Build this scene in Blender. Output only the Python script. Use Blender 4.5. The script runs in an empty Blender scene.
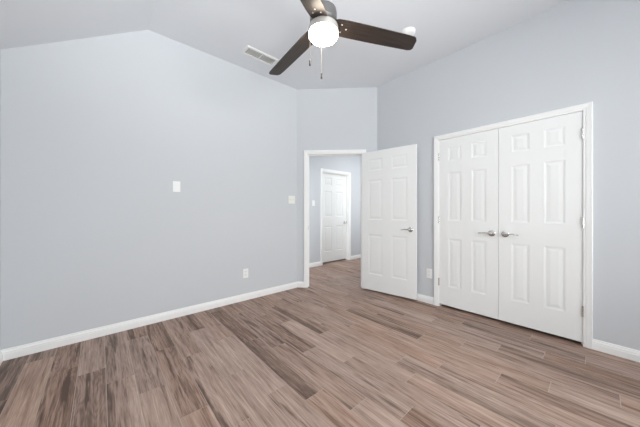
import bpy, bmesh, math, random
from mathutils import Vector, Matrix

# ------------------------------------------------------------------ camera, world, lights, exposure
SC = bpy.context.scene
COL = SC.collection
YAW = 0.8466                 # viewing direction in the floor plan, from +X towards +Y
EYE = 1.1608
cam = bpy.data.cameras.new('camera')
cam.sensor_width = 36.0
cam.lens = 248.248 / 640 * 36.0
cam.shift_y = -2.0245 / 640
cam.clip_start = 0.02
cam_o = bpy.data.objects.new('camera', cam)
cam_o.location = (0, 0, EYE)
cam_o.rotation_euler = (math.pi / 2, 0, YAW - math.pi / 2)
COL.objects.link(cam_o)
SC.camera = cam_o

SC.view_settings.view_transform = 'Standard'
SC.view_settings.look = 'None'
SC.view_settings.gamma = 1.0
SC.view_settings.use_curve_mapping = False
SC.view_settings.exposure = 0.05
SC.cycles.max_bounces = 14
SC.cycles.diffuse_bounces = 10

w = bpy.data.worlds.new('sky')
SC.world = w
w.use_nodes = True
wn = w.node_tree.nodes
bg = wn['Background']
bg.inputs['Color'].default_value = (0.80, 0.90, 1.0, 1)
bg.inputs['Strength'].default_value = 0.35

def area(name, loc, rot, sx, sy, power, color=(1, 1, 1)):
    l = bpy.data.lights.new(name, 'AREA')
    l.shape = 'RECTANGLE'; l.size = sx; l.size_y = sy
    l.energy = power; l.color = color
    o = bpy.data.objects.new(name, l)
    o.location = loc; o.rotation_euler = rot
    COL.objects.link(o)
    return o

# room dimensions (metres)
XW, XE = -0.580, 3.118       # left-hand short wall, closet wall
YN, YS = 3.085, -2.40        # long wall on the left of the photo, wall behind the camera
CD = 5.3447                  # x + y on the angled wall
ZC, ZL = 3.031, 2.417        # flat ceiling, low edge of the slope
XS = 0.3667                  # fold of the ceiling
T = 0.115
XA, YA = CD - YN, YN         # corner long wall / angled wall
XB, YB = XE, CD - XE         # corner angled wall / closet wall
YH = 4.0                     # far wall of the hall
ZH = 2.74
K = 2 ** -0.5

# daylight through the two windows behind the camera
DAY = (0.95, 0.98, 0.985)
POW = dict(sky_behind=170.0, sky_side=10.0, bounce=335.0, hall=22.0, hall_end=85.0, hall_top=16.0, lamp=48.0)
area('daylight_window_behind', (1.25, YS - T - 0.16, 1.62), (math.radians(90), 0, 0), 2.1, 1.6, POW['sky_behind'], DAY)
area('daylight_window_side', (XW - T - 0.16, -1.05, 1.45), (math.radians(90), 0, math.radians(-90)), 1.45, 1.55, POW['sky_side'], DAY)
# the photographer's flash, turned up at the ceiling from beside the camera
fl = bpy.data.lights.new('bounce_flash', 'SPOT')
fl.energy = POW['bounce']; fl.color = (0.965, 0.985, 0.985)
fl.spot_size = math.radians(96); fl.spot_blend = 1.0; fl.shadow_soft_size = 0.38
fl_o = bpy.data.objects.new('bounce_flash', fl)
fl_o.location = (0.1, -0.75, 1.3)
fl_o.rotation_euler = (Vector((0.40, 0.55, ZC)) - fl_o.location).to_track_quat('-Z', 'Y').to_euler()
COL.objects.link(fl_o)
# added light outside an invented hall window, brightens the closed hall door
area('hall_fill_near', (4.62, YB + T * 0.4142 - T - 0.16, 1.60), (math.radians(90), 0, 0), 1.2, 1.4, POW['hall'], DAY)
area('hall_fill_end', (1.0 - T - 0.16, 3.60, 1.55), (math.radians(90), 0, math.radians(-90)), 0.65, 1.5, POW['hall_end'], DAY)  # added light from the left, brightens the hall door's jamb
area('hall_fill_top', (4.45, 2.80, ZH - 0.08), (0, 0, 0), 0.4, 0.4, POW['hall_top'], (0.98, 0.98, 0.97))  # unseen fill added overhead for the hall floor and door, no fixture

# ------------------------------------------------------------------ materials
def mat(name, color, rough=0.5, metal=0.0, spec=None):
    m = bpy.data.materials.new(name); m.use_nodes = True
    b = m.node_tree.nodes['Principled BSDF']
    b.inputs['Base Color'].default_value = (*color, 1)
    b.inputs['Roughness'].default_value = rough
    b.inputs['Metallic'].default_value = metal
    if spec is not None:
        b.inputs['Specular IOR Level'].default_value = spec
    return m

def add_bump(m, scale, strength, dist=0.002, detail=4):
    nt = m.node_tree; N = nt.nodes; L = nt.links
    tc = N.new('ShaderNodeTexCoord'); nz = N.new('ShaderNodeTexNoise')
    nz.inputs['Scale'].default_value = scale; nz.inputs['Detail'].default_value = detail
    bp = N.new('ShaderNodeBump')
    bp.inputs['Strength'].default_value = strength; bp.inputs['Distance'].default_value = dist
    L.new(tc.outputs['Object'], nz.inputs['Vector'])
    L.new(nz.outputs['Fac'], bp.inputs['Height'])
    L.new(bp.outputs['Normal'], N['Principled BSDF'].inputs['Normal'])
    return m

M_WALL = add_bump(mat('pale_grey_wall_paint', (0.611, 0.634, 0.660), 0.75, 0, 0.2), 140, 0.12)
M_CEIL = add_bump(mat('pale_grey_ceiling_paint', (0.735, 0.755, 0.785), 0.85, 0, 0.15), 120, 0.15)
M_TRIM = mat('white_trim_paint', (0.885, 0.89, 0.88), 0.38, 0, 0.4)
M_DOOR = add_bump(mat('white_door_paint', (0.855, 0.865, 0.855), 0.42, 0, 0.4), 60, 0.05, 0.001)
M_PLATE = mat('white_plastic', (0.86, 0.87, 0.86), 0.35)
M_ALMOND = mat('ivory_plastic', (0.83, 0.84, 0.79), 0.35)
M_SLOT = mat('dark_slot', (0.02, 0.02, 0.02), 0.6)
M_NICKEL = mat('satin_nickel', (0.66, 0.65, 0.63), 0.25, 1.0)
M_FANMETAL = mat('brushed_nickel_fan', (0.50, 0.475, 0.45), 0.45, 0.45)
M_BRONZE = mat('dark_motor_metal', (0.20, 0.195, 0.19), 0.38, 0.85)
M_CHAIN = mat('bead_chain_metal', (0.40, 0.39, 0.37), 0.45, 0.9)
M_FOB = mat('dark_fob', (0.014, 0.012, 0.011), 0.6)
M_VENT = mat('white_vent_enamel', (0.82, 0.82, 0.80), 0.45)
M_VENTDARK = mat('duct_shadow', (0.42, 0.42, 0.41), 0.8)
M_CONC = mat('subfloor', (0.12, 0.11, 0.10), 0.9)

def glass_mat():
    m = bpy.data.materials.new('window_glass'); m.use_nodes = True
    nt = m.node_tree; N = nt.nodes; L = nt.links
    N.remove(N['Principled BSDF'])
    tr = N.new('ShaderNodeBsdfTransparent'); gl = N.new('ShaderNodeBsdfGlossy')
    gl.inputs['Roughness'].default_value = 0.02
    fr = N.new('ShaderNodeFresnel'); fr.inputs['IOR'].default_value = 1.45
    mx = N.new('ShaderNodeMixShader')
    L.new(fr.outputs[0], mx.inputs[0]); L.new(tr.outputs[0], mx.inputs[1]); L.new(gl.outputs[0], mx.inputs[2])
    L.new(mx.outputs[0], N['Material Output'].inputs[0])
    return m
M_GLASS = glass_mat()

def globe_mat():
    m = bpy.data.materials.new('lit_frosted_glass'); m.use_nodes = True
    b = m.node_tree.nodes['Principled BSDF']
    b.inputs['Base Color'].default_value = (0.9, 0.88, 0.84, 1)
    b.inputs['Roughness'].default_value = 0.35
    b.inputs['Emission Color'].default_value = (1.0, 0.86, 0.70, 1)
    b.inputs['Emission Strength'].default_value = POW['lamp']
    return m
M_GLOBE = globe_mat()

def blade_mat():
    m = mat('espresso_blade_wood', (0.05, 0.035, 0.028), 0.42)
    nt = m.node_tree; N = nt.nodes; L = nt.links; b = N['Principled BSDF']
    tc = N.new('ShaderNodeTexCoord'); mp = N.new('ShaderNodeMapping')
    mp.inputs['Scale'].default_value = (3, 60, 20)
    nz = N.new('ShaderNodeTexNoise'); nz.inputs['Scale'].default_value = 1.5; nz.inputs['Detail'].default_value = 6
    cr = N.new('ShaderNodeValToRGB')
    cr.color_ramp.elements[0].position = 0.30; cr.color_ramp.elements[0].color = (0.016, 0.012, 0.0105, 1)
    cr.color_ramp.elements[1].position = 0.72; cr.color_ramp.elements[1].color = (0.046, 0.033, 0.027, 1)
    L.new(tc.outputs['Object'], mp.inputs['Vector']); L.new(mp.outputs['Vector'], nz.inputs['Vector'])
    L.new(nz.outputs['Fac'], cr.inputs['Fac']); L.new(cr.outputs['Color'], b.inputs['Base Color'])
    return m
M_BLADE = blade_mat()

def floor_mat():
    m = bpy.data.materials.new('wood_look_plank_tile'); m.use_nodes = True
    nt = m.node_tree; N = nt.nodes; L = nt.links; b = N['Principled BSDF']
    def math_(op, a, c=None, d=None):
        n = N.new('ShaderNodeMath'); n.operation = op
        for k, v in enumerate((a, c, d)):
            if v is None: continue
            if isinstance(v, (int, float)): n.inputs[k].default_value = v
            else: L.new(v, n.inputs[k])
        return n.outputs[0]
    tc = N.new('ShaderNodeTexCoord')
    sx = N.new('ShaderNodeSeparateXYZ'); L.new(tc.outputs['Object'], sx.inputs[0])
    at = N.new('ShaderNodeAttribute'); at.attribute_name = 'plank'
    sp = N.new('ShaderNodeSeparateColor'); L.new(at.outputs['Color'], sp.inputs[0])
    tone, streak, seed, slope = sp.outputs[0], sp.outputs[1], sp.outputs[2], at.outputs['Alpha']
    X, Y = sx.outputs[0], sx.outputs[1]
    def vec(ax, ay, k):
        c = N.new('ShaderNodeCombineXYZ')
        L.new(math_('MULTIPLY', X, ax), c.inputs[0])
        L.new(math_('ADD', math_('MULTIPLY', Y, ay), math_('MULTIPLY', seed, 53.7)), c.inputs[1])
        L.new(math_('MULTIPLY', seed, k), c.inputs[2])
        return c.outputs[0]
    def noise(v, scale=1.0, detail=3.0, rough=0.55, dist=0.0):
        n = N.new('ShaderNodeTexNoise')
        n.inputs['Scale'].default_value = scale; n.inputs['Detail'].default_value = detail
        n.inputs['Roughness'].default_value = rough; n.inputs['Distortion'].default_value = dist
        L.new(v, n.inputs['Vector']); return n.outputs['Fac']
    broad = noise(vec(19, 1.35, 91), 1.0, 3.0, 0.55, 0.35)        # wide dark veins
    mid = noise(vec(50, 2.3, 67), 1.0, 4.0, 0.6, 0.4)          # grain bands
    fine = noise(vec(200, 6.5, 31), 1.0, 4.0, 0.65)             # fibres
    fig = noise(vec(12, 1.7, 19), 1.0, 1.0, 0.5, 0.2)          # cathedral figure
    rings = math_('SINE', math_('MULTIPLY', fig, 75.0))
    # position across the plank, -0.5 .. 0.5
    uu = math_('SUBTRACT', math_('FRACT', math_('DIVIDE', math_('ADD', X, 0.275 + 0.152 * 20), 0.152)), 0.5)
    v = math_('ADD', tone, math_('MULTIPLY', math_('SUBTRACT', slope, 0.5), uu))
    v = math_('ADD', v, math_('MULTIPLY', math_('SUBTRACT', mid, 0.5), 1.25))
    v = math_('ADD', v, math_('MULTIPLY', math_('SUBTRACT', fine, 0.5), 1.0))
    v = math_('ADD', v, math_('MULTIPLY', rings, math_('MULTIPLY', streak, 0.055)))
    vein = N.new('ShaderNodeMapRange'); vein.interpolation_type = 'SMOOTHSTEP'
    vein.inputs['From Min'].default_value = 0.55; vein.inputs['From Max'].default_value = 0.66
    L.new(broad, vein.inputs['Value'])
    v = math_('SUBTRACT', v, math_('MULTIPLY', vein.outputs[0], math_('MULTIPLY', streak, 0.52)))
    cr = N.new('ShaderNodeValToRGB'); el = cr.color_ramp.elements
    el[0].position = 0.0; el[0].color = (0.100, 0.062, 0.046, 1)
    el[1].position = 1.0; el[1].color = (0.57, 0.420, 0.340, 1)
    for p, c in ((0.27, (0.190, 0.124, 0.094)), (0.53, (0.340, 0.233, 0.186)), (0.80, (0.455, 0.328, 0.266))):
        e = el.new(p); e.color = (*c, 1)
    L.new(v, cr.inputs['Fac'])
    # a little warmer or greyer from plank to plank
    hs = N.new('ShaderNodeHueSaturation')
    L.new(cr.outputs['Color'], hs.inputs['Color'])
    L.new(math_('ADD', 0.90, math_('MULTIPLY', math_('FRACT', math_('MULTIPLY', seed, 7.31)), 0.22)), hs.inputs['Saturation'])
    L.new(hs.outputs['Color'], b.inputs['Base Color'])
    L.new(math_('ADD', 0.44, math_('MULTIPLY', mid, 0.15)), b.inputs['Roughness'])
    b.inputs['Specular IOR Level'].default_value = 0.35
    bp = N.new('ShaderNodeBump'); bp.inputs['Strength'].default_value = 0.15; bp.inputs['Distance'].default_value = 0.001
    L.new(mid, bp.inputs['Height']); L.new(bp.outputs['Normal'], b.inputs['Normal'])
    return m
M_FLOOR = floor_mat()
M_GROUT = add_bump(mat('light_grout', (0.46, 0.38, 0.32), 0.85), 200, 0.2)

# ------------------------------------------------------------------ mesh helpers
def obj(name, bm, m, parent=None, smooth=False):
    me = bpy.data.meshes.new(name)
    bmesh.ops.recalc_face_normals(bm, faces=bm.faces[:])
    bm.to_mesh(me); bm.free()
    for mm in (m if isinstance(m, (list, tuple)) else [m]):
        me.materials.append(mm)
    if smooth:
        for p in me.polygons: p.use_smooth = True
    o = bpy.data.objects.new(name, me)
    COL.objects.link(o)
    if parent: o.parent = parent
    return o

def smooth_by_angle(o, deg=35):
    bm = bmesh.new(); bm.from_mesh(o.data)
    for f in bm.faces: f.smooth = True
    for e in bm.edges:
        e.smooth = not (len(e.link_faces) == 2 and e.calc_face_angle(0) > math.radians(deg))
    bm.to_mesh(o.data); bm.free()
    return o

def tag(o, label=None, cat=None, group=None, kind=None):
    if label: o['label'] = label
    if cat: o['category'] = cat
    if group: o['group'] = group
    if kind: o['kind'] = kind
    return o

def struct(o, label, cat):
    return tag(o, label, cat, kind='structure')

def empty(name, loc, rz=0.0):
    o = bpy.data.objects.new(name, None)
    o.empty_display_size = 0.1
    o.location = loc; o.rotation_euler = (0, 0, rz)
    COL.objects.link(o)
    return o

def box(bm, lo, hi, bev=0.0):
    r = bmesh.ops.create_cube(bm, size=1.0)
    vs = r['verts']
    for v in vs:
        v.co = Vector([lo[i] + (v.co[i] + 0.5) * (hi[i] - lo[i]) for i in range(3)])
    if bev:
        es = {e for v in vs for e in v.link_edges}
        bmesh.ops.bevel(bm, geom=list(es), offset=bev, segments=2, profile=0.6, affect='EDGES')

def prism(bm, poly, axis, a, b):
    """poly: 2D points in the plane normal to axis ('x': (y,z), 'y': (x,z), 'z': (x,y)), extruded from a to b"""
    def P(p, t):
        return {'x': (t, p[0], p[1]), 'y': (p[0], t, p[1]), 'z': (p[0], p[1], t)}[axis]
    A = [bm.verts.new(P(p, a)) for p in poly]; B = [bm.verts.new(P(p, b)) for p in poly]
    bm.faces.new(A); bm.faces.new(B[::-1])
    n = len(poly)
    for i in range(n):
        bm.faces.new((A[i], B[i], B[(i + 1) % n], A[(i + 1) % n]))

def lathe(bm, prof, seg=40, mtx=None, cap=True):
    """prof: (radius, z) from one end to the other, turned about z"""
    rings = []
    for r, z in prof:
        if r < 1e-6:
            rings.append([bm.verts.new((0, 0, z))])
        else:
            rings.append([bm.verts.new((r * math.cos(2 * math.pi * k / seg), r * math.sin(2 * math.pi * k / seg), z)) for k in range(seg)])
    for a, b in zip(rings, rings[1:]):
        for k in range(seg):
            k2 = (k + 1) % seg
            if len(a) == 1 and len(b) == 1: continue
            if len(a) == 1: bm.faces.new((a[0], b[k], b[k2]))
            elif len(b) == 1: bm.faces.new((a[k], b[0], a[k2]))
            else: bm.faces.new((a[k], b[k], b[k2], a[k2]))
    if cap:
        for r in (rings[0], rings[-1]):
            if len(r) > 1: bm.faces.new(r)
    if mtx is not None:
        vs = [v for r in rings for v in r]
        bmesh.ops.transform(bm, matrix=mtx, verts=vs)

def tube(bm, pts, radii, seg=12):
    """round bar through 3D points with a radius (rx, ry) at each"""
    pts = [Vector(p) for p in pts]; rings = []
    for i, p in enumerate(pts):
        d = (pts[min(i + 1, len(pts) - 1)] - pts[max(i - 1, 0)]).normalized()
        up = Vector((0, 0, 1)) if abs(d.z) < 0.9 else Vector((1, 0, 0))
        s = d.cross(up).normalized(); u = s.cross(d)
        ra, rb = radii[i] if isinstance(radii[i], tuple) else (radii[i], radii[i])
        rings.append([bm.verts.new(p + s * ra * math.cos(2 * math.pi * k / seg) + u * rb * math.sin(2 * math.pi * k / seg)) for k in range(seg)])
    for a, b in zip(rings, rings[1:]):
        for k in range(seg):
            bm.faces.new((a[k], b[k], b[(k + 1) % seg], a[(k + 1) % seg]))
    bm.faces.new(rings[0]); bm.faces.new(rings[-1][::-1])

def sweep_wall(bm, prof, A, B, mA, mB):
    """baseboard: prof (depth, z) along the foot of a wall from A to B, room on the left of A->B; m = mitre (shift along per depth)"""
    A = Vector((*A, 0)); B = Vector((*B, 0)); d = (B - A).normalized()
    n = Vector((-d.y, d.x, 0))
    ra = [bm.verts.new(A + d * (p[0] * mA) + n * p[0] + Vector((0, 0, p[1]))) for p in prof]
    rb = [bm.verts.new(B - d * (p[0] * mB) + n * p[0] + Vector((0, 0, p[1]))) for p in prof]
    m = len(prof)
    for i in range(m):
        bm.faces.new((ra[i], rb[i], rb[(i + 1) % m], ra[(i + 1) % m]))
    bm.faces.new(ra[::-1]); bm.faces.new(rb)

def casing(bm, prof, u0, u1, top):
    """door casing in a local frame: u along the wall, +y towards the room, z up; prof (out, depth) from the opening's edge"""
    def ring(fn): return [bm.verts.new(fn(p)) for p in prof]
    R = [ring(lambda p: (u0 - p[0], p[1], 0)), ring(lambda p: (u0 - p[0], p[1], top + p[0])),
         ring(lambda p: (u1 + p[0], p[1], top + p[0])), ring(lambda p: (u1 + p[0], p[1], 0))]
    m = len(prof)
    for a, b in zip(R, R[1:]):
        for i in range(m):
            bm.faces.new((a[i], b[i], b[(i + 1) % m], a[(i + 1) % m]))
    bm.faces.new(R[0]); bm.faces.new(R[-1][::-1])

CAS = [(0.0, 0.0), (0.0, 0.009), (0.004, 0.0115), (0.016, 0.0115), (0.020, 0.0145), (0.040, 0.016), (0.052, 0.018), (0.057, 0.015), (0.057, 0.0)]
BASE = [(0.0, 0.0), (0.014, 0.0), (0.014, 0.050), (0.0115, 0.054), (0.0115, 0.064), (0.009, 0.068), (0.006, 0.074), (0.0045, 0.084), (0.0, 0.086)]

def panel_door_bm(W, H, Th, stile, mid, zs, relief=0.8):
    """six-panel moulded door: leaf in u 0..W, z 0..H, faces at y=0 and y=-Th, both with raised panels"""
    bm = bmesh.new()
    pw = (W - 2 * stile - mid) / 2
    us = [0, stile, stile + pw, stile + pw + mid, W - stile, W]
    zz = [0]
    for a, b in zs: zz += [a, b]
    zz.append(H)
    # rings of one panel: (inset, depth below the face)
    rings = [(0.0, 0.0), (0.004, 0.0006), (0.012, 0.0030), (0.018, 0.0042), (0.025, 0.0042), (0.047, 0.0012), (0.052, 0.0010)]
    for sgn, y0 in ((1, 0.0), (-1, -Th)):
        cache = {}
        def V(u, z, y):
            k = (round(u, 5), round(z, 5), round(y, 5))
            if k not in cache: cache[k] = bm.verts.new((u, y, z))
            return cache[k]
        for i in range(5):
            for j in range(len(zz) - 1):
                a, b, c, d = us[i], us[i + 1], zz[j], zz[j + 1]
                if i in (1, 3) and j % 2 == 1:
                    prev = None
                    for ins, dep in rings:
                        y = y0 - sgn * dep * relief
                        q = [V(a + ins, c + ins, y), V(b - ins, c + ins, y), V(b - ins, d - ins, y), V(a + ins, d - ins, y)]
                        if prev:
                            for k in range(4):
                                bm.faces.new((prev[k], prev[(k + 1) % 4], q[(k + 1) % 4], q[k]))
                        prev = q
                    bm.faces.new(prev)
                else:
                    bm.faces.new((V(a, c, y0), V(b, c, y0), V(b, d, y0), V(a, d, y0)))
    # edges of the leaf
    def side(p):
        bm.faces.new([bm.verts.new(x) for x in p])
    side([(0, 0, 0), (0, 0, H), (0, -Th, H), (0, -Th, 0)]); side([(W, 0, 0), (W, 0, H), (W, -Th, H), (W, -Th, 0)])
    side([(0, 0, 0), (W, 0, 0), (W, -Th, 0), (0, -Th, 0)]); side([(0, 0, H), (W, 0, H), (W, -Th, H), (0, -Th, H)])
    bmesh.ops.remove_doubles(bm, verts=bm.verts[:], dist=1e-5)
    return bm
ZS = [(0.227, 0.808), (1.015, 1.595), (1.722, 1.898)]

def lever(parent, u, z, sgn, y=0.0, face=1):
    """lever handle standing out of a door face; sgn = direction of the lever along u"""
    bm = bmesh.new()
    rot = Matrix.Rotation(-math.pi / 2 * face, 4, 'X')
    lathe(bm, [(0.0315, 0.0), (0.033, 0.002), (0.033, 0.006), (0.030, 0.009), (0.022, 0.0115), (0.013, 0.013), (0.0115, 0.020), (0.0115, 0.030)], 36,
          Matrix.Translation((u, y, z)) @ rot)
    r = smooth_by_angle(obj('door_handle', bm, M_NICKEL, parent))
    bm = bmesh.new()
    f = face
    pts = [(u - sgn * 0.014, y + f * 0.044, z), (u - sgn * 0.006, y + f * 0.046, z), (u + sgn * 0.012, y + f * 0.047, z + 0.001), (u + sgn * 0.035, y + f * 0.046, z + 0.004),
           (u + sgn * 0.065, y + f * 0.045, z + 0.005), (u + sgn * 0.095, y + f * 0.047, z + 0.001), (u + sgn * 0.112, y + f * 0.050, z - 0.003), (u + sgn * 0.116, y + f * 0.050, z - 0.004)]
    tube(bm, pts, [(0.006, 0.007), (0.010, 0.0105), (0.0095, 0.010), (0.0065, 0.007), (0.005, 0.0055), (0.0045, 0.005), (0.004, 0.0045), (0.002, 0.002)], 14)
    tube(bm, [(u, y + f * 0.028, z), (u, y + f * 0.048, z)], [0.0115, 0.0115], 16)
    smooth_by_angle(obj('lever', bm, M_NICKEL, r), 60)
    return r

def hinge(parent, u, z, y, dirn):
    bm = bmesh.new()
    for k in range(5):
        lathe(bm, [(0.0062, -0.0085), (0.0066, -0.008), (0.0066, 0.008), (0.0062, 0.0085)], 14, Matrix.Translation((u, y, z - 0.036 + 0.018 * k)))
    lathe(bm, [(0.0, 0.046), (0.004, 0.0455), (0.0058, 0.043), (0.0058, -0.043), (0.004, -0.0455), (0.0, -0.046)], 12, Matrix.Translation((u, y, z)))
    return smooth_by_angle(obj('hinge', bm, M_NICKEL, parent))

# ------------------------------------------------------------------ floor: every plank drawn, joints as in the photo
rnd = random.Random(11)
PW, PL, PX0 = 0.152, 0.880, -0.275
JREF = {-1: 2.03, 1: 2.44, 2: 2.20, 3: 1.94, 4: 1.56, 5: 1.31, 6: 1.74, 7: 1.40, 8: 1.202, 9: 0.967, 11: 1.31, 12: 1.76,
        13: 1.04, 15: 0.473, 16: 1.104, 17: 0.80, 18: 0.575, 19: 0.303, 20: 0.078, 0: 1.72, 10: 1.62, 14: 0.80, -2: 1.55}
# (column, plank) -> tone, figure, slope across (0.5 = none, below: darker on the right)
TONE = {(-2, 0): (.36, .9, .3), (-2, 1): (.30, .8, .4), (-1, 0): (.66, .35, .5), (-1, 1): (.45, .6, .5), (-1, -1): (.5, .6, .5),
        (0, 0): (.36, 1, .3), (0, 1): (.44, 1, .5), (0, -1): (.40, 1, .5), (1, -1): (.40, 1, .45), (1, 0): (.58, .5, .5), (1, -2): (.42, .9, .5),
        (2, -1): (.52, .6, 1.0), (2, 0): (.52, .8, .6), (3, 0): (.50, .9, .6), (3, -1): (.66, .5, .5), (3, 1): (.44, .9, .5),
        (4, 0): (.47, .9, .35), (4, 1): (.40, .9, .1), (4, -1): (.62, .4, .5), (5, 0): (.62, .8, .5), (5, 1): (.50, .6, .4), (5, -1): (.62, .4, .5),
        (6, 0): (.64, .35, .5), (6, -1): (.60, .4, .5), (6, 1): (.40, .8, .3), (7, 0): (.66, .3, .5), (7, 1): (.58, .5, .5), (7, -1): (.58, .5, .5),
        (8, 0): (.33, .6, .95), (8, 1): (.27, .9, .6), (8, -1): (.62, .4, .5), (9, 0): (.52, .5, .5), (9, 1): (.44, .7, .5), (9, -1): (.62, .4, .5),
        (10, 0): (.42, .7, .5), (10, -1): (.56, .6, .5), (11, 0): (.70, .2, .5), (11, 1): (.48, .6, .5), (11, -1): (.55, .8, .5),
        (12, 0): (.33, .7, .9), (12, -1): (.60, .4, .5), (12, 1): (.5, .6, .5), (13, 0): (.60, .4, .5), (13, -1): (.52, .5, .8), (13, 1): (.50, .5, .5),
        (14, 0): (.56, .5, .5), (14, 1): (.58, .5, .5), (14, -1): (.58, .5, .5), (15, 0): (.60, .4, .5), (15, -1): (.45, .5, .2), (15, 1): (.58, .4, .5),
        (16, 0): (.38, .6, .8), (16, -1): (.56, .5, .5), (16, 1): (.50, .6, .5), (17, 0): (.52, .5, .5), (17, -1): (.50, .5, .3), (18, -1): (.46, .5, .3),
        (18, 0): (.55, .4, .5), (19, -1): (.38, .4, .5), (19, 0): (.50, .5, .5), (20, -1): (.52, .4, .5)}
bm = bmesh.new()
lay = bm.loops.layers.float_color.new('plank')
FX0, FX1, FY0, FY1 = XW - T, 5.75, YS - T, YH + T + 0.6
G = 0.0016
i0 = math.floor((FX0 - PX0) / PW); i1 = math.ceil((FX1 - PX0) / PW)
for i in range(i0, i1):
    j0 = JREF.get(i, rnd.uniform(0, PL))
    for k in range(-5, 7):
        x0, x1 = PX0 + i * PW + G, PX0 + (i + 1) * PW - G
        y0, y1 = j0 + k * PL + G, j0 + (k + 1) * PL - G
        x0, x1 = max(x0, FX0), min(x1, FX1); y0, y1 = max(y0, FY0), min(y1, FY1)
        if x1 - x0 < 0.01 or y1 - y0 < 0.01: continue
        t = TONE.get((i, k)) or (rnd.choice((.40, .5, .54, .58, .62, .5)), rnd.uniform(.3, .9), rnd.uniform(.3, .7))
        c = (t[0], t[1], rnd.random(), t[2])
        vs = [bm.verts.new(p) for p in ((x0, y0, 0), (x1, y0, 0), (x1, y1, 0), (x0, y1, 0))]
        lo = [bm.verts.new((v.co.x, v.co.y, -0.004)) for v in vs]
        fs = [bm.faces.new(vs)] + [bm.faces.new((vs[a], lo[a], lo[(a + 1) % 4], vs[(a + 1) % 4])) for a in range(4)]
        for f in fs:
            for l in f.loops: l[lay] = c
vs = [bm.verts.new(p) for p in ((FX0, FY0, -0.0008), (FX1, FY0, -0.0008), (FX1, FY1, -0.0008), (FX0, FY1, -0.0008))]
f = bm.faces.new(vs); f.material_index = 1
lo = [bm.verts.new((v.co.x, v.co.y, -0.12)) for v in vs]
for q in [lo[::-1]] + [(vs[a], lo[a], lo[(a + 1) % 4], vs[(a + 1) % 4]) for a in range(4)]:
    f = bm.faces.new(q); f.material_index = 1
floor = obj('floor', bm, [M_FLOOR, M_GROUT])
struct(floor, 'brown wood-look plank floor with light grout lines', 'floor')

# ------------------------------------------------------------------ walls and ceilings
# opening of the room door on the angled wall (t along it from the long wall), closet opening, hall door
TD0, TD1, DTOP = 0.170, 0.986, 2.042
CY0, CY1 = 0.1015, 1.315
HX0, HX1 = 3.618, 4.458

bm = bmesh.new()
prism(bm, [(XW - T, 0), (XA, 0), (XA, ZC), (XS, ZC), (XW, ZL), (XW - T, ZL - T * 0.654)], 'y', YN, YN + T)
struct(obj('wall_left', bm, M_WALL), 'long pale grey wall on the left with a sloped top corner', 'wall')

def AP(t, d=0.0):            # point on the angled wall, d behind its room face
    return (XA + K * t + K * d, YA - K * t + K * d)
LA = math.hypot(XB - XA, YB - YA)
bm = bmesh.new()
prism(bm, [AP(0), AP(TD0), AP(TD0, T), (XA + T * (2 ** .5 - 1), YN + T), (XA, YN + T)], 'z', 0, ZC)
prism(bm, [AP(TD1), AP(LA), (XE + T, YB + T * (2 ** .5 - 1)), AP(TD1, T)], 'z', 0, ZC)
prism(bm, [AP(TD0), AP(TD1), AP(TD1, T), AP(TD0, T)], 'z', DTOP, ZC)
struct(obj('wall_angled', bm, M_WALL), 'short pale grey angled wall around the open doorway', 'wall')

bm = bmesh.new()
prism(bm, [(XE, CY1), (XE, YB), (XE + T, YB + T * (2 ** .5 - 1)), (XE + T, CY1)], 'z', 0, ZC)
box(bm, (XE, YS - T, 0), (XE + T, CY0, ZC))
box(bm, (XE, CY0, DTOP), (XE + T, CY1, ZC))
struct(obj('wall_right', bm, M_WALL), 'pale grey wall on the right holding the white double closet doors', 'wall')

# wall behind the camera and the short side wall, each with a window
WX0, WX1, WZ0, WZ1 = 0.25, 2.25, 0.85, 2.40
bm = bmesh.new()
prism(bm, [(XW - T, 0), (WX0, 0), (WX0, ZC), (XS, ZC) if XS < WX0 else (WX0, ZC - (XS - WX0) * 0.654), (XW, ZL), (XW - T, ZL - T * 0.654)], 'y', YS - T, YS)
box(bm, (WX1, YS - T, 0), (XE, YS, ZC))
box(bm, (WX0, YS - T, 0), (WX1, YS, WZ0)); box(bm, (WX0, YS - T, WZ1), (WX1, YS, ZC))
struct(obj('wall_behind', bm, M_WALL), 'pale grey wall with the wide window behind the viewer', 'wall')
VY0, VY1, VZ0, VZ1 = -1.75, -0.35, 0.70, 2.20
bm = bmesh.new()
box(bm, (XW - T, YS, 0), (XW, VY0, ZL)); box(bm, (XW - T, VY1, 0), (XW, YN, ZL))
box(bm, (XW - T, VY0, 0), (XW, VY1, VZ0)); box(bm, (XW - T, VY0, VZ1), (XW, VY1, ZL))
struct(obj('wall_side', bm, M_WALL), 'low pale grey wall at the far left edge under the sloped ceiling', 'wall')

bm = bmesh.new()
sl = (ZC - ZL) / (XS - XW)
prism(bm, [(XE + T, ZC), (XS, ZC), (XW - T, ZL - sl * T), (XW - T, ZL - sl * T + 0.12), (XS - 0.03, ZC + 0.12), (XE + T, ZC + 0.12)], 'y', YS - T, YN + T)
struct(obj('ceiling', bm, M_CEIL), 'pale grey ceiling, flat over most of the room and sloped on the left', 'ceiling')

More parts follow.
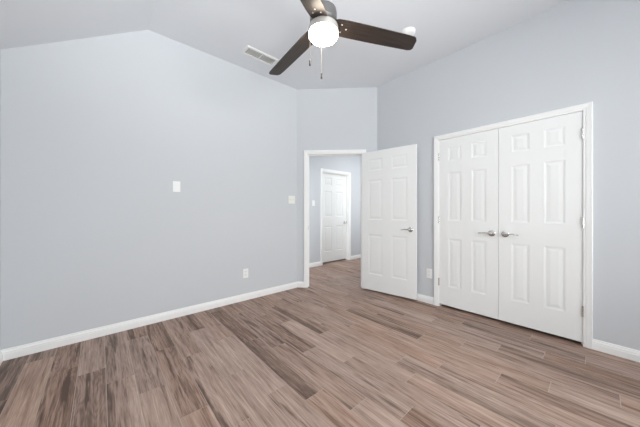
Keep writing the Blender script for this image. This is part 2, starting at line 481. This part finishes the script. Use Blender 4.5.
def window(name, label, W, H, loc, rz):
    """double-hung white window: local u along the wall, +y into the room, z from the sill"""
    r = empty(name, loc, rz); struct(r, label, 'window')
    bm = bmesh.new()
    for lo, hi in (((0, -T, 0), (0.04, -0.02, H)), ((W - 0.04, -T, 0), (W, -0.02, H)), ((0.04, -T, 0), (W - 0.04, -0.02, 0.04)), ((0.04, -T, H - 0.04), (W - 0.04, -0.02, H)),
                   ((0.04, -0.085, H / 2 - 0.022), (W - 0.04, -0.045, H / 2 + 0.022)), ((W / 2 - 0.02, -0.085, 0.04), (W / 2 + 0.02, -0.045, H - 0.04))):
        box(bm, lo, hi)
    obj('window_frame', bm, M_TRIM, r)
    bm = bmesh.new(); box(bm, (0.035, -0.068, 0.035), (W - 0.035, -0.062, H - 0.035)); obj('pane', bm, M_GLASS, r)
    bm = bmesh.new(); box(bm, (-0.05, -0.02, -0.022), (W + 0.05, 0.05, 0.0), 0.004); obj('window_sill', bm, M_TRIM, r)
    return r
window('window_1', 'wide white window in the wall behind the viewer', WX1 - WX0, WZ1 - WZ0, (WX0, YS, WZ0), 0)
window('window_2', 'narrow white window in the low side wall', VY1 - VY0, VZ1 - VZ0, (XW, VY1, VZ0), -math.pi / 2)

# the hall beyond the door
HXW, HXE, HYS = 1.0, 5.6, YB + T * (2 ** .5 - 1)
bm = bmesh.new()
box(bm, (HXW - T, YH, 0), (HX0, YH + T, ZH)); box(bm, (HX1, YH, 0), (HXE + T, YH + T, ZH)); box(bm, (HX0, YH, DTOP), (HX1, YH + T, ZH))
struct(obj('wall_hall_far', bm, M_WALL), 'pale grey hall wall seen through the doorway', 'wall')
QY0, QY1, QZ0, QZ1 = 3.32, 3.88, 0.80, 2.25
bm = bmesh.new()
box(bm, (HXW - T, YN + T, 0), (HXW, QY0, ZH)); box(bm, (HXW - T, QY1, 0), (HXW, YH, ZH))
box(bm, (HXW - T, QY0, 0), (HXW, QY1, QZ0)); box(bm, (HXW - T, QY0, QZ1), (HXW, QY1, ZH))
struct(obj('wall_hall_left', bm, M_WALL), 'pale grey wall closing the left end of the hall', 'wall')
bm = bmesh.new(); box(bm, (HXE, HYS, 0), (HXE + T, YH, ZH))
struct(obj('wall_hall_right', bm, M_WALL), 'pale grey wall closing the right end of the hall', 'wall')
UX0, UX1, UZ0, UZ1 = 4.05, 5.20, 0.90, 2.25
bm = bmesh.new()
box(bm, (XE + T, HYS - T, 0), (UX0, HYS, ZH)); box(bm, (UX1, HYS - T, 0), (HXE + T, HYS, ZH))
box(bm, (UX0, HYS - T, 0), (UX1, HYS, UZ0)); box(bm, (UX0, HYS - T, UZ1), (UX1, HYS, ZH))
struct(obj('wall_hall_near', bm, M_WALL), 'pale grey hall wall on the near side', 'wall')
bm = bmesh.new()
e = 2 ** .5 - 1
prism(bm, [(HXW - T, YN + T), (XA + T * e, YN + T), (XE + T, HYS), (XE + T, HYS - T), (HXE + T, HYS - T), (HXE + T, YH + T), (HXW - T, YH + T)], 'z', ZH, ZH + 0.1)
struct(obj('ceiling_hall', bm, M_CEIL), 'flat pale ceiling over the hall', 'ceiling')

window('added_window_3', 'unseen white window added to light the hall from its near wall', UX1 - UX0, UZ1 - UZ0, (UX0, HYS, UZ0), 0)  # made up to carry the added light facing the hall door
window('added_window_4', 'unseen narrow white window added to light the hall from its left end', QY1 - QY0, QZ1 - QZ0, (HXW, QY1, QZ0), -math.pi / 2)  # made up to let the added side light into the hall

# closet behind the double doors
CXB = XE + T + 0.62
bm = bmesh.new()
box(bm, (CXB, -0.25, 0), (CXB + T, 1.66, 2.5)); box(bm, (XE + T, -0.25 - T, 0), (CXB + T, -0.25, 2.5)); box(bm, (XE + T, 1.66, 0), (CXB + T, 1.66 + T, 2.5))
box(bm, (XE + T, -0.25, 2.4), (CXB, 1.66, 2.5))
struct(obj('wall_closet', bm, M_WALL), 'walls of the closet behind the double doors', 'wall')

# ------------------------------------------------------------------ casings and jambs
def door_trim(name, label, u0, u1, loc, rz, strike=False, rv=0.005):
    bm = bmesh.new(); casing(bm, CAS, u0 - rv, u1 + rv, DTOP - 0.012 + rv)
    r = obj(name, bm, M_TRIM); r.location = loc; r.rotation_euler = (0, 0, rz)
    struct(r, label, 'door frame')
    bm = bmesh.new()
    J = 0.010
    zt = DTOP - 0.012
    box(bm, (u0 - J, -T + 0.001, 0), (u0 + 0.0012, 0.001, zt + J)); box(bm, (u1 - 0.0012, -T + 0.001, 0), (u1 + J, 0.001, zt + J)); box(bm, (u0 + 0.0012, -T + 0.001, zt), (u1 - 0.0012, 0.001, zt + J))
    if strike is not None:
        s0, s1 = (-0.075, -0.042)
        box(bm, (u0, s0, 0), (u0 + 0.011, s1, zt)); box(bm, (u1 - 0.011, s0, 0), (u1, s1, zt)); box(bm, (u0 + 0.011, s0, zt - 0.011), (u1 - 0.011, s1, zt))
    obj('jamb', bm, M_TRIM, r)
    if strike:
        bm = bmesh.new(); box(bm, (u0 + 0.0005, -0.040, 0.885), (u0 + 0.0025, -0.006, 0.945), 0.0006)
        obj('strike_plate', bm, M_NICKEL, r)
    return r
# local frames: u runs along the wall, +y points into the space the casing faces
RZA = math.radians(135)
PA = AP(LA)
door_trim('trim_1', 'white casing around the open doorway in the angled wall', LA - TD1, LA - TD0, (PA[0], PA[1], 0), RZA, None)
door_trim('trim_2', 'white casing around the double closet doors', CY0, CY1, (XE, 0, 0), math.pi / 2, None, 0.0005)
door_trim('trim_3', 'white casing around the closed door in the hall', -HX1, -HX0, (0, YH, 0), math.pi, None)
tr1 = bpy.data.objects['trim_1']
bm = bmesh.new(); ul = LA - TD0
box(bm, (ul - 0.0032, -0.036, 0.878), (ul - 0.0008, -0.004, 0.945), 0.0006)
obj('strike_plate', bm, M_NICKEL, tr1)
# stops inside the three jambs
for n, (u0, u1), (s0, s1) in (('trim_1', (LA - TD1, LA - TD0), (-0.078, -0.042)), ('trim_2', (CY0, CY1), (-0.070, -0.035)), ('trim_3', (-HX1, -HX0), (-0.0775, -0.034))):
    zt = DTOP - 0.012
    bm = bmesh.new()
    box(bm, (u0, s0, 0), (u0 + 0.011, s1, zt)); box(bm, (u1 - 0.011, s0, 0), (u1, s1, zt)); box(bm, (u0 + 0.011, s0, zt - 0.011), (u1 - 0.011, s1, zt))
    obj('door_stop', bm, M_TRIM, bpy.data.objects[n])

# ------------------------------------------------------------------ baseboards
def base(name, label, segs):
    bm = bmesh.new()
    for s in segs: sweep_wall(bm, BASE, *s)
    return struct(obj(name, bm, M_TRIM), label, 'baseboard')
m45 = math.tan(math.radians(22.5))
co = 0.005 + 0.057 - 0.0
base('baseboard_left', 'white baseboard along the long left wall', [((XA, YN), (XW, YN), m45, 1.0)])
base('baseboard_angled', 'short white baseboards on both sides of the open doorway', [(AP(TD0 - 0.062), AP(0), 0, m45), (AP(LA), AP(TD1 + 0.062), m45, 0)])
base('baseboard_right', 'white baseboard along the closet wall', [((XE, CY1 + 0.0575), (XE, YB), 0, m45), ((XE, YS), (XE, CY0 - 0.0575), 1.0, 0)])
base('baseboard_side', 'white baseboard along the low side wall', [((XW, YN), (XW, YS), 1.0, 1.0)])
base('baseboard_behind', 'white baseboard on the wall behind the viewer', [((XW, YS), (XE, YS), 1.0, 1.0)])
base('baseboard_hall', 'white baseboard along the hall wall beside its closed door', [((HX0 - 0.062, YH), (HXW, YH), 0, 1.0), ((HXE, YH), (HX1 + 0.062, YH), 1.0, 0)])

# ------------------------------------------------------------------ doors
# room door, swung 152 degrees open; u from the hinge, visible face at y=0
hx, hy = 2.917, 2.359
ex, ey = 3.040, 1.570
ang = math.atan2(ey - hy, ex - hx)
dw = math.hypot(ex - hx, ey - hy)
DZ = 0.024
# local frame: u along hinge->free, +y must face the room (towards the camera)
bm = panel_door_bm(dw, 2.006, 0.035, 0.111, 0.130, ZS)
# +y of a frame turned by ang is 90 degrees to the left of u; the room is on the right, so mirror
bmesh.ops.scale(bm, vec=(1, -1, 1), verts=bm.verts[:])
bmesh.ops.reverse_faces(bm, faces=bm.faces[:])
d1 = obj('door_1', bm, M_DOOR)
d1.location = (hx, hy, DZ); d1.rotation_euler = (0, 0, ang)
struct(d1, 'open white six-panel door swung back from the angled doorway', 'door')
lever(d1, dw - 0.072, 0.900, -1, 0.0, -1)
lever(d1, dw - 0.072, 0.900, -1, 0.035, 1)
for z in (0.20, 1.02, 1.82): hinge(d1, -0.004, z, 0.041, 1)

# closet pair: u along +y of the room, +y local towards the room (-x)
def closet_leaf(name, label, y0, y1, hinge_low):
    W = y1 - y0
    bm = panel_door_bm(W, 1.996, 0.035, 0.104, 0.100, ZS)
    o = obj(name, bm, M_DOOR)
    o.location = (XE - 0.003, y0, 0.032); o.rotation_euler = (0, 0, math.pi / 2)
    struct(o, label, 'closet door')
    if hinge_low:
        lever(o, W - 0.057, 0.898, -1)
    else:
        lever(o, 0.057, 0.898, 1)
    for z in (0.27, 1.03, 1.80): hinge(o, -0.0015 if hinge_low else W + 0.0015, z, 0.006, 1)
    return o
CM = (CY0 + CY1) / 2
closet_leaf('door_2', 'right leaf of the white double closet doors', CY0 + 0.002, CM - 0.0015, True)
closet_leaf('door_3', 'left leaf of the white double closet doors', CM + 0.0015, CY1 - 0.002, False)

# hall door, closed and set back in its frame
W = HX1 - HX0 - 0.006
bm = panel_door_bm(W, 2.000, 0.035, 0.115, 0.120, ZS, 2.4)
d4 = obj('door_4', bm, M_DOOR)
d4.location = (HX1 - 0.003, YH + 0.078, 0.026); d4.rotation_euler = (0, 0, math.pi)
struct(d4, 'closed white six-panel door in the hall beyond the doorway', 'door')
bm = bmesh.new()
lathe(bm, [(0.030, 0.0), (0.032, 0.003), (0.030, 0.008), (0.012, 0.011), (0.011, 0.028), (0.018, 0.033), (0.026, 0.042), (0.0275, 0.052), (0.023, 0.061), (0.012, 0.066), (0.0, 0.067)], 32,
      Matrix.Translation((0.072, 0, 0.870)) @ Matrix.Rotation(-math.pi / 2, 4, 'X'))
smooth_by_angle(obj('door_knob', bm, M_NICKEL, d4))
# threshold darkness under the hall door is a real gap to the next room's floor
bm = bmesh.new(); box(bm, (HX0 - 0.3, YH + T + 0.5, 0), (HX1 + 0.3, YH + T + 0.55, ZH)); box(bm, (HX0 - 0.35, YH + T, 0), (HX0 - 0.3, YH + T + 0.55, ZH)); box(bm, (HX1 + 0.3, YH + T, 0), (HX1 + 0.35, YH + T + 0.55, ZH)); box(bm, (HX0 - 0.35, YH + T, ZH), (HX1 + 0.35, YH + T + 0.55, ZH + 0.05))
struct(obj('wall_beyond', bm, M_WALL), 'walls of the dark room behind the closed hall door', 'wall')

# ------------------------------------------------------------------ switches and outlets
def plate_bm(w_, h_, th=0.006):
    bm = bmesh.new(); box(bm, (-w_ / 2, 0, -h_ / 2), (w_ / 2, th, h_ / 2), 0.0022); return bm
def screw_bm(pts):
    bm = bmesh.new()
    for u, z in pts:
        lathe(bm, [(0.0032, 0), (0.0032, 0.0008), (0.002, 0.0014), (0, 0.0015)], 12, Matrix.Translation((u, 0.006, z)) @ Matrix.Rotation(-math.pi / 2, 4, 'X'))
    return bm
def screws(o, m, pts):
    for p in pts: obj('screw', screw_bm([p]), m, o)

def rocker_switch(label, loc, rz, m, n=1, w_=0.072, h_=0.116):
    r = empty('light_switch', loc, rz); tag(r, label, 'light switch')
    obj('cover_plate', plate_bm(w_, h_), m, r)
    for k in range(n):
        u = (k - (n - 1) / 2) * 0.046
        bm = bmesh.new()
        prism(bm, [(0.0055, -0.033), (0.0085, -0.033), (0.0072, 0.0), (0.0105, 0.033), (0.0055, 0.033)], 'x', u - 0.0165, u + 0.0165)
        obj('rocker', bm, m, r)
    screws(r, m, [((k - (n - 1) / 2) * 0.046, s * 0.0485) for k in range(n) for s in (1, -1)])
    return r
def toggle_switch(label, loc, rz, m, n=1, w_=0.072, h_=0.116):
    r = empty('light_switch', loc, rz); tag(r, label, 'light switch')
    obj('cover_plate', plate_bm(w_, h_), m, r)
    for k in range(n):
        u = (k - (n - 1) / 2) * 0.046
        bm = bmesh.new(); prism(bm, [(0.005, -0.012), (0.0075, -0.012), (0.017, 0.006), (0.016, 0.011), (0.0075, 0.010), (0.005, 0.010)], 'x', u - 0.005, u + 0.005)
        obj('toggle', bm, m, r)
    screws(r, m, [((k - (n - 1) / 2) * 0.046, s * 0.030) for k in range(n) for s in (1, -1)])
    return r
def outlet(label, loc, rz):
    r = empty('wall_outlet', loc, rz); tag(r, label, 'outlet')
    obj('cover_plate', plate_bm(0.072, 0.120), M_PLATE, r)
    for z in (0.0215, -0.0215):
        bm = bmesh.new()
        lathe(bm, [(0.0168, 0.0), (0.0168, 0.0020), (0.0160, 0.0026), (0, 0.0026)], 28, Matrix.Translation((0, 0.0055, z)) @ Matrix.Rotation(-math.pi / 2, 4, 'X'))
        s = obj('socket', bm, M_PLATE, r)
        bm = bmesh.new()
        for u in (-0.0065, 0.0065): box(bm, (u - 0.0011, 0.0078, z - 0.001), (u + 0.0011, 0.0086, z + 0.0075))
        lathe(bm, [(0.0024, 0), (0.0024, 0.0008)], 12, Matrix.Translation((0, 0.0078, z - 0.0075)) @ Matrix.Rotation(-math.pi / 2, 4, 'X'))
        obj('slot', bm, M_SLOT, s)
    screws(r, M_PLATE, [(0, 0)])
    return r
rocker_switch('white wall switch alone in the middle of the long grey wall', (0.626, YN, 1.434), math.pi, M_PLATE)
toggle_switch('ivory wide double switch plate near the doorway casing', (2.156, YN, 1.338), math.pi, M_ALMOND, 2, 0.118, 0.118)
outlet('white outlet low on the long grey wall', (1.426, YN, 0.351), math.pi)
outlet('white outlet low on the wall between the open door and the closet', (XE, 1.435, 0.378), math.pi / 2)
toggle_switch('white switch on the hall wall left of the closed hall door', (3.355, YH, 1.335), math.pi, M_PLATE)

# ------------------------------------------------------------------ ceiling vent and smoke detector
v = empty('air_vent', (1.445, 2.716, ZC)); tag(v, 'white rectangular air vent in the ceiling beside the fan blade', 'air vent')
VW, VH, VB = 0.204, 0.088, 0.030
bm = bmesh.new()
ring = [(0.0, 0.0), (0.003, -0.006), (VB - 0.004, -0.009), (VB, -0.006), (VB, 0.0)]
cs = [(-1, -1), (1, -1), (1, 1), (-1, 1)]
R = []
for sx_, sy_ in cs:
    R.append([bm.verts.new((sx_ * (VW - i_), sy_ * (VH - i_), z_)) for i_, z_ in ring])
for a in range(4):
    A, B = R[a], R[(a + 1) % 4]
    for k in range(len(ring)):
        k2 = (k + 1) % len(ring)
        bm.faces.new((A[k], A[k2], B[k2], B[k]))
box(bm, (-0.006, -VH + VB, -0.008), (0.006, VH - VB, -0.0005))
obj('frame', bm, M_VENT, v)
bm = bmesh.new(); box(bm, (-VW + VB - 0.002, -VH + VB - 0.002, -0.0012), (VW - VB + 0.002, VH - VB + 0.002, -0.0002)); obj('duct_shade_sheet', bm, M_VENTDARK, v)  # flat sheet, its grey stands in for the shade inside the duct
for s in (-1, 1):
    n = 14
    for k in range(n):
        u = s * (0.012 + (VW - VB - 0.018) * (k + 0.5) / n)
        bm = bmesh.new()
        prism(bm, [(u - 0.0048, -0.0072), (u - 0.0040, -0.0078), (u + 0.0048, -0.0024), (u + 0.0040, -0.0018)], 'y', -VH + VB, VH - VB)
        obj('louver', bm, M_VENT, v)

sd = empty('smoke_detector', (2.400, 1.326, ZC)); tag(sd, 'round white smoke detector on the ceiling behind the fan blade tip', 'smoke detector')
bm = bmesh.new()
lathe(bm, [(0.070, 0.0), (0.071, -0.002), (0.071, -0.010), (0.068, -0.012)], 48); smooth_by_angle(obj('base_ring', bm, M_PLATE, sd))
bm = bmesh.new()
lathe(bm, [(0.066, -0.011), (0.066, -0.022), (0.062, -0.030), (0.052, -0.036), (0.034, -0.039), (0.0, -0.040)], 48)
smooth_by_angle(obj('cover', bm, M_PLATE, sd))
bm = bmesh.new(); lathe(bm, [(0.009, -0.038), (0.009, -0.041), (0.007, -0.042), (0.0, -0.042)], 20); smooth_by_angle(obj('test_button', bm, M_PLATE, sd))

# ------------------------------------------------------------------ ceiling fan
FXc, FYc, ZB = 1.138, 1.252, 2.436
fan = empty('ceiling_fan', (FXc, FYc, ZC)); tag(fan, 'three-blade ceiling fan with dark blades and a lit round glass lamp', 'ceiling fan')
z = lambda a: a - ZC
bm = bmesh.new(); lathe(bm, [(0.066, 0.0), (0.067, -0.004), (0.064, -0.030), (0.050, -0.055), (0.024, -0.068), (0.014, -0.070)], 40); smooth_by_angle(obj('canopy', bm, M_FANMETAL, fan))
bm = bmesh.new(); lathe(bm, [(0.0105, -0.060), (0.0105, z(2.545))], 20); smooth_by_angle(obj('downrod', bm, M_BRONZE, fan))
bm = bmesh.new()
lathe(bm, [(0.016, z(2.590)), (0.024, z(2.585)), (0.026, z(2.552)), (0.045, z(2.548)), (0.074, z(2.540)), (0.088, z(2.526)), (0.092, z(2.505)), (0.092, z(2.452)), (0.086, z(2.444)), (0.060, z(2.420))], 56)
smooth_by_angle(obj('motor_housing', bm, M_BRONZE, fan))
bm = bmesh.new()
lathe(bm, [(0.060, z(2.426)), (0.094, z(2.422)), (0.099, z(2.416)), (0.101, z(2.406)), (0.101, z(2.376)), (0.097, z(2.374))], 56)
smooth_by_angle(obj('light_fitter', bm, M_FANMETAL, fan))
bm = bmesh.new()
lathe(bm, [(0.094, z(2.378)), (0.098, z(2.373)), (0.099, z(2.364)), (0.0975, z(2.354)), (0.091, z(2.344)), (0.077, z(2.338)), (0.045, z(2.335)), (0.0, z(2.334))], 56)
smooth_by_angle(obj('light_globe', bm, M_GLOBE, fan), 60)

def blade(angle, pitch):
    """blade along +x of its own frame: root at 0.075, tip at R"""
    Rr = 0.685
    # outline: leading edge (+y) and trailing edge (-y)
    lead = [(0.070, 0.050), (0.10, 0.060), (0.16, 0.064), (0.30, 0.064), (0.45, 0.062), (0.60, 0.059), (0.655, 0.057), (0.675, 0.050), (0.684, 0.036)]
    trail = [(0.676, -0.030), (0.664, -0.047), (0.648, -0.055), (0.60, -0.058), (0.45, -0.061), (0.30, -0.063), (0.16, -0.064), (0.10, -0.060), (0.070, -0.050)]
    pts = lead + trail
    bm = bmesh.new()
    prism(bm, pts, 'z', -0.003, 0.003)
    o = obj('blade', bm, M_BLADE, fan)
    o.matrix_parent_inverse = Matrix.Identity(4)
    o.location = (0, 0, ZB - ZC)
    o.rotation_mode = 'XYZ'
    o.rotation_euler = (Matrix.Rotation(angle, 3, 'Z') @ Matrix.Rotation(math.radians(4.8), 3, 'Y') @ Matrix.Rotation(pitch, 3, 'X')).to_euler()
    for x_, y_ in ((0.125, 0.028), (0.125, -0.028), (0.160, 0.0)):
        bm = bmesh.new(); lathe(bm, [(0.0055, -0.003), (0.0055, -0.0045), (0.003, -0.006), (0.0, -0.0062)], 14, Matrix.Translation((x_, y_, 0)))
        smooth_by_angle(obj('screw', bm, M_FANMETAL, o))
    return o
A0 = math.radians(-31.5)
for k in range(3): blade(A0 + k * 2 * math.pi / 3, math.radians(-11))

def chain(dx, dy, ztop, zfob, zend):
    bm = bmesh.new(); tube(bm, [(dx * 0.9, dy * 0.9, z(ztop) + 0.004), (dx, dy, z(ztop)), (dx, dy, z(zfob))], [0.0008, 0.0008, 0.0008], 8)
    k = zfob + 0.004
    while k < ztop:
        bmesh.ops.create_icosphere(bm, subdivisions=1, radius=0.0014, matrix=Matrix.Translation((dx, dy, z(k)))); k += 0.0058
    c = obj('pull_chain', bm, M_CHAIN, fan, True)
    bm = bmesh.new()
    h_ = zfob - zend
    lathe(bm, [(0.0, z(zfob)), (0.0045, z(zfob) - 0.002), (0.0062, z(zfob) - h_ * .3), (0.0050, z(zfob) - h_ * .5), (0.0068, z(zfob) - h_ * .8), (0.0062, z(zend) + 0.003), (0.0, z(zend))], 16)
    bmesh.ops.translate(bm, vec=(dx, dy, 0), verts=bm.verts[:])
    smooth_by_angle(obj('fob', bm, M_FOB, c), 60)
Fv = Vector((math.cos(YAW), math.sin(YAW))); Rv = Vector((Fv.y, -Fv.x))
p = Rv * -0.093 + Fv * 0.045
chain(p.x, p.y, 2.392, 2.225, 2.178)
p = Rv * -0.012 + Fv * 0.103
chain(p.x, p.y, 2.392, 2.166, 2.118)
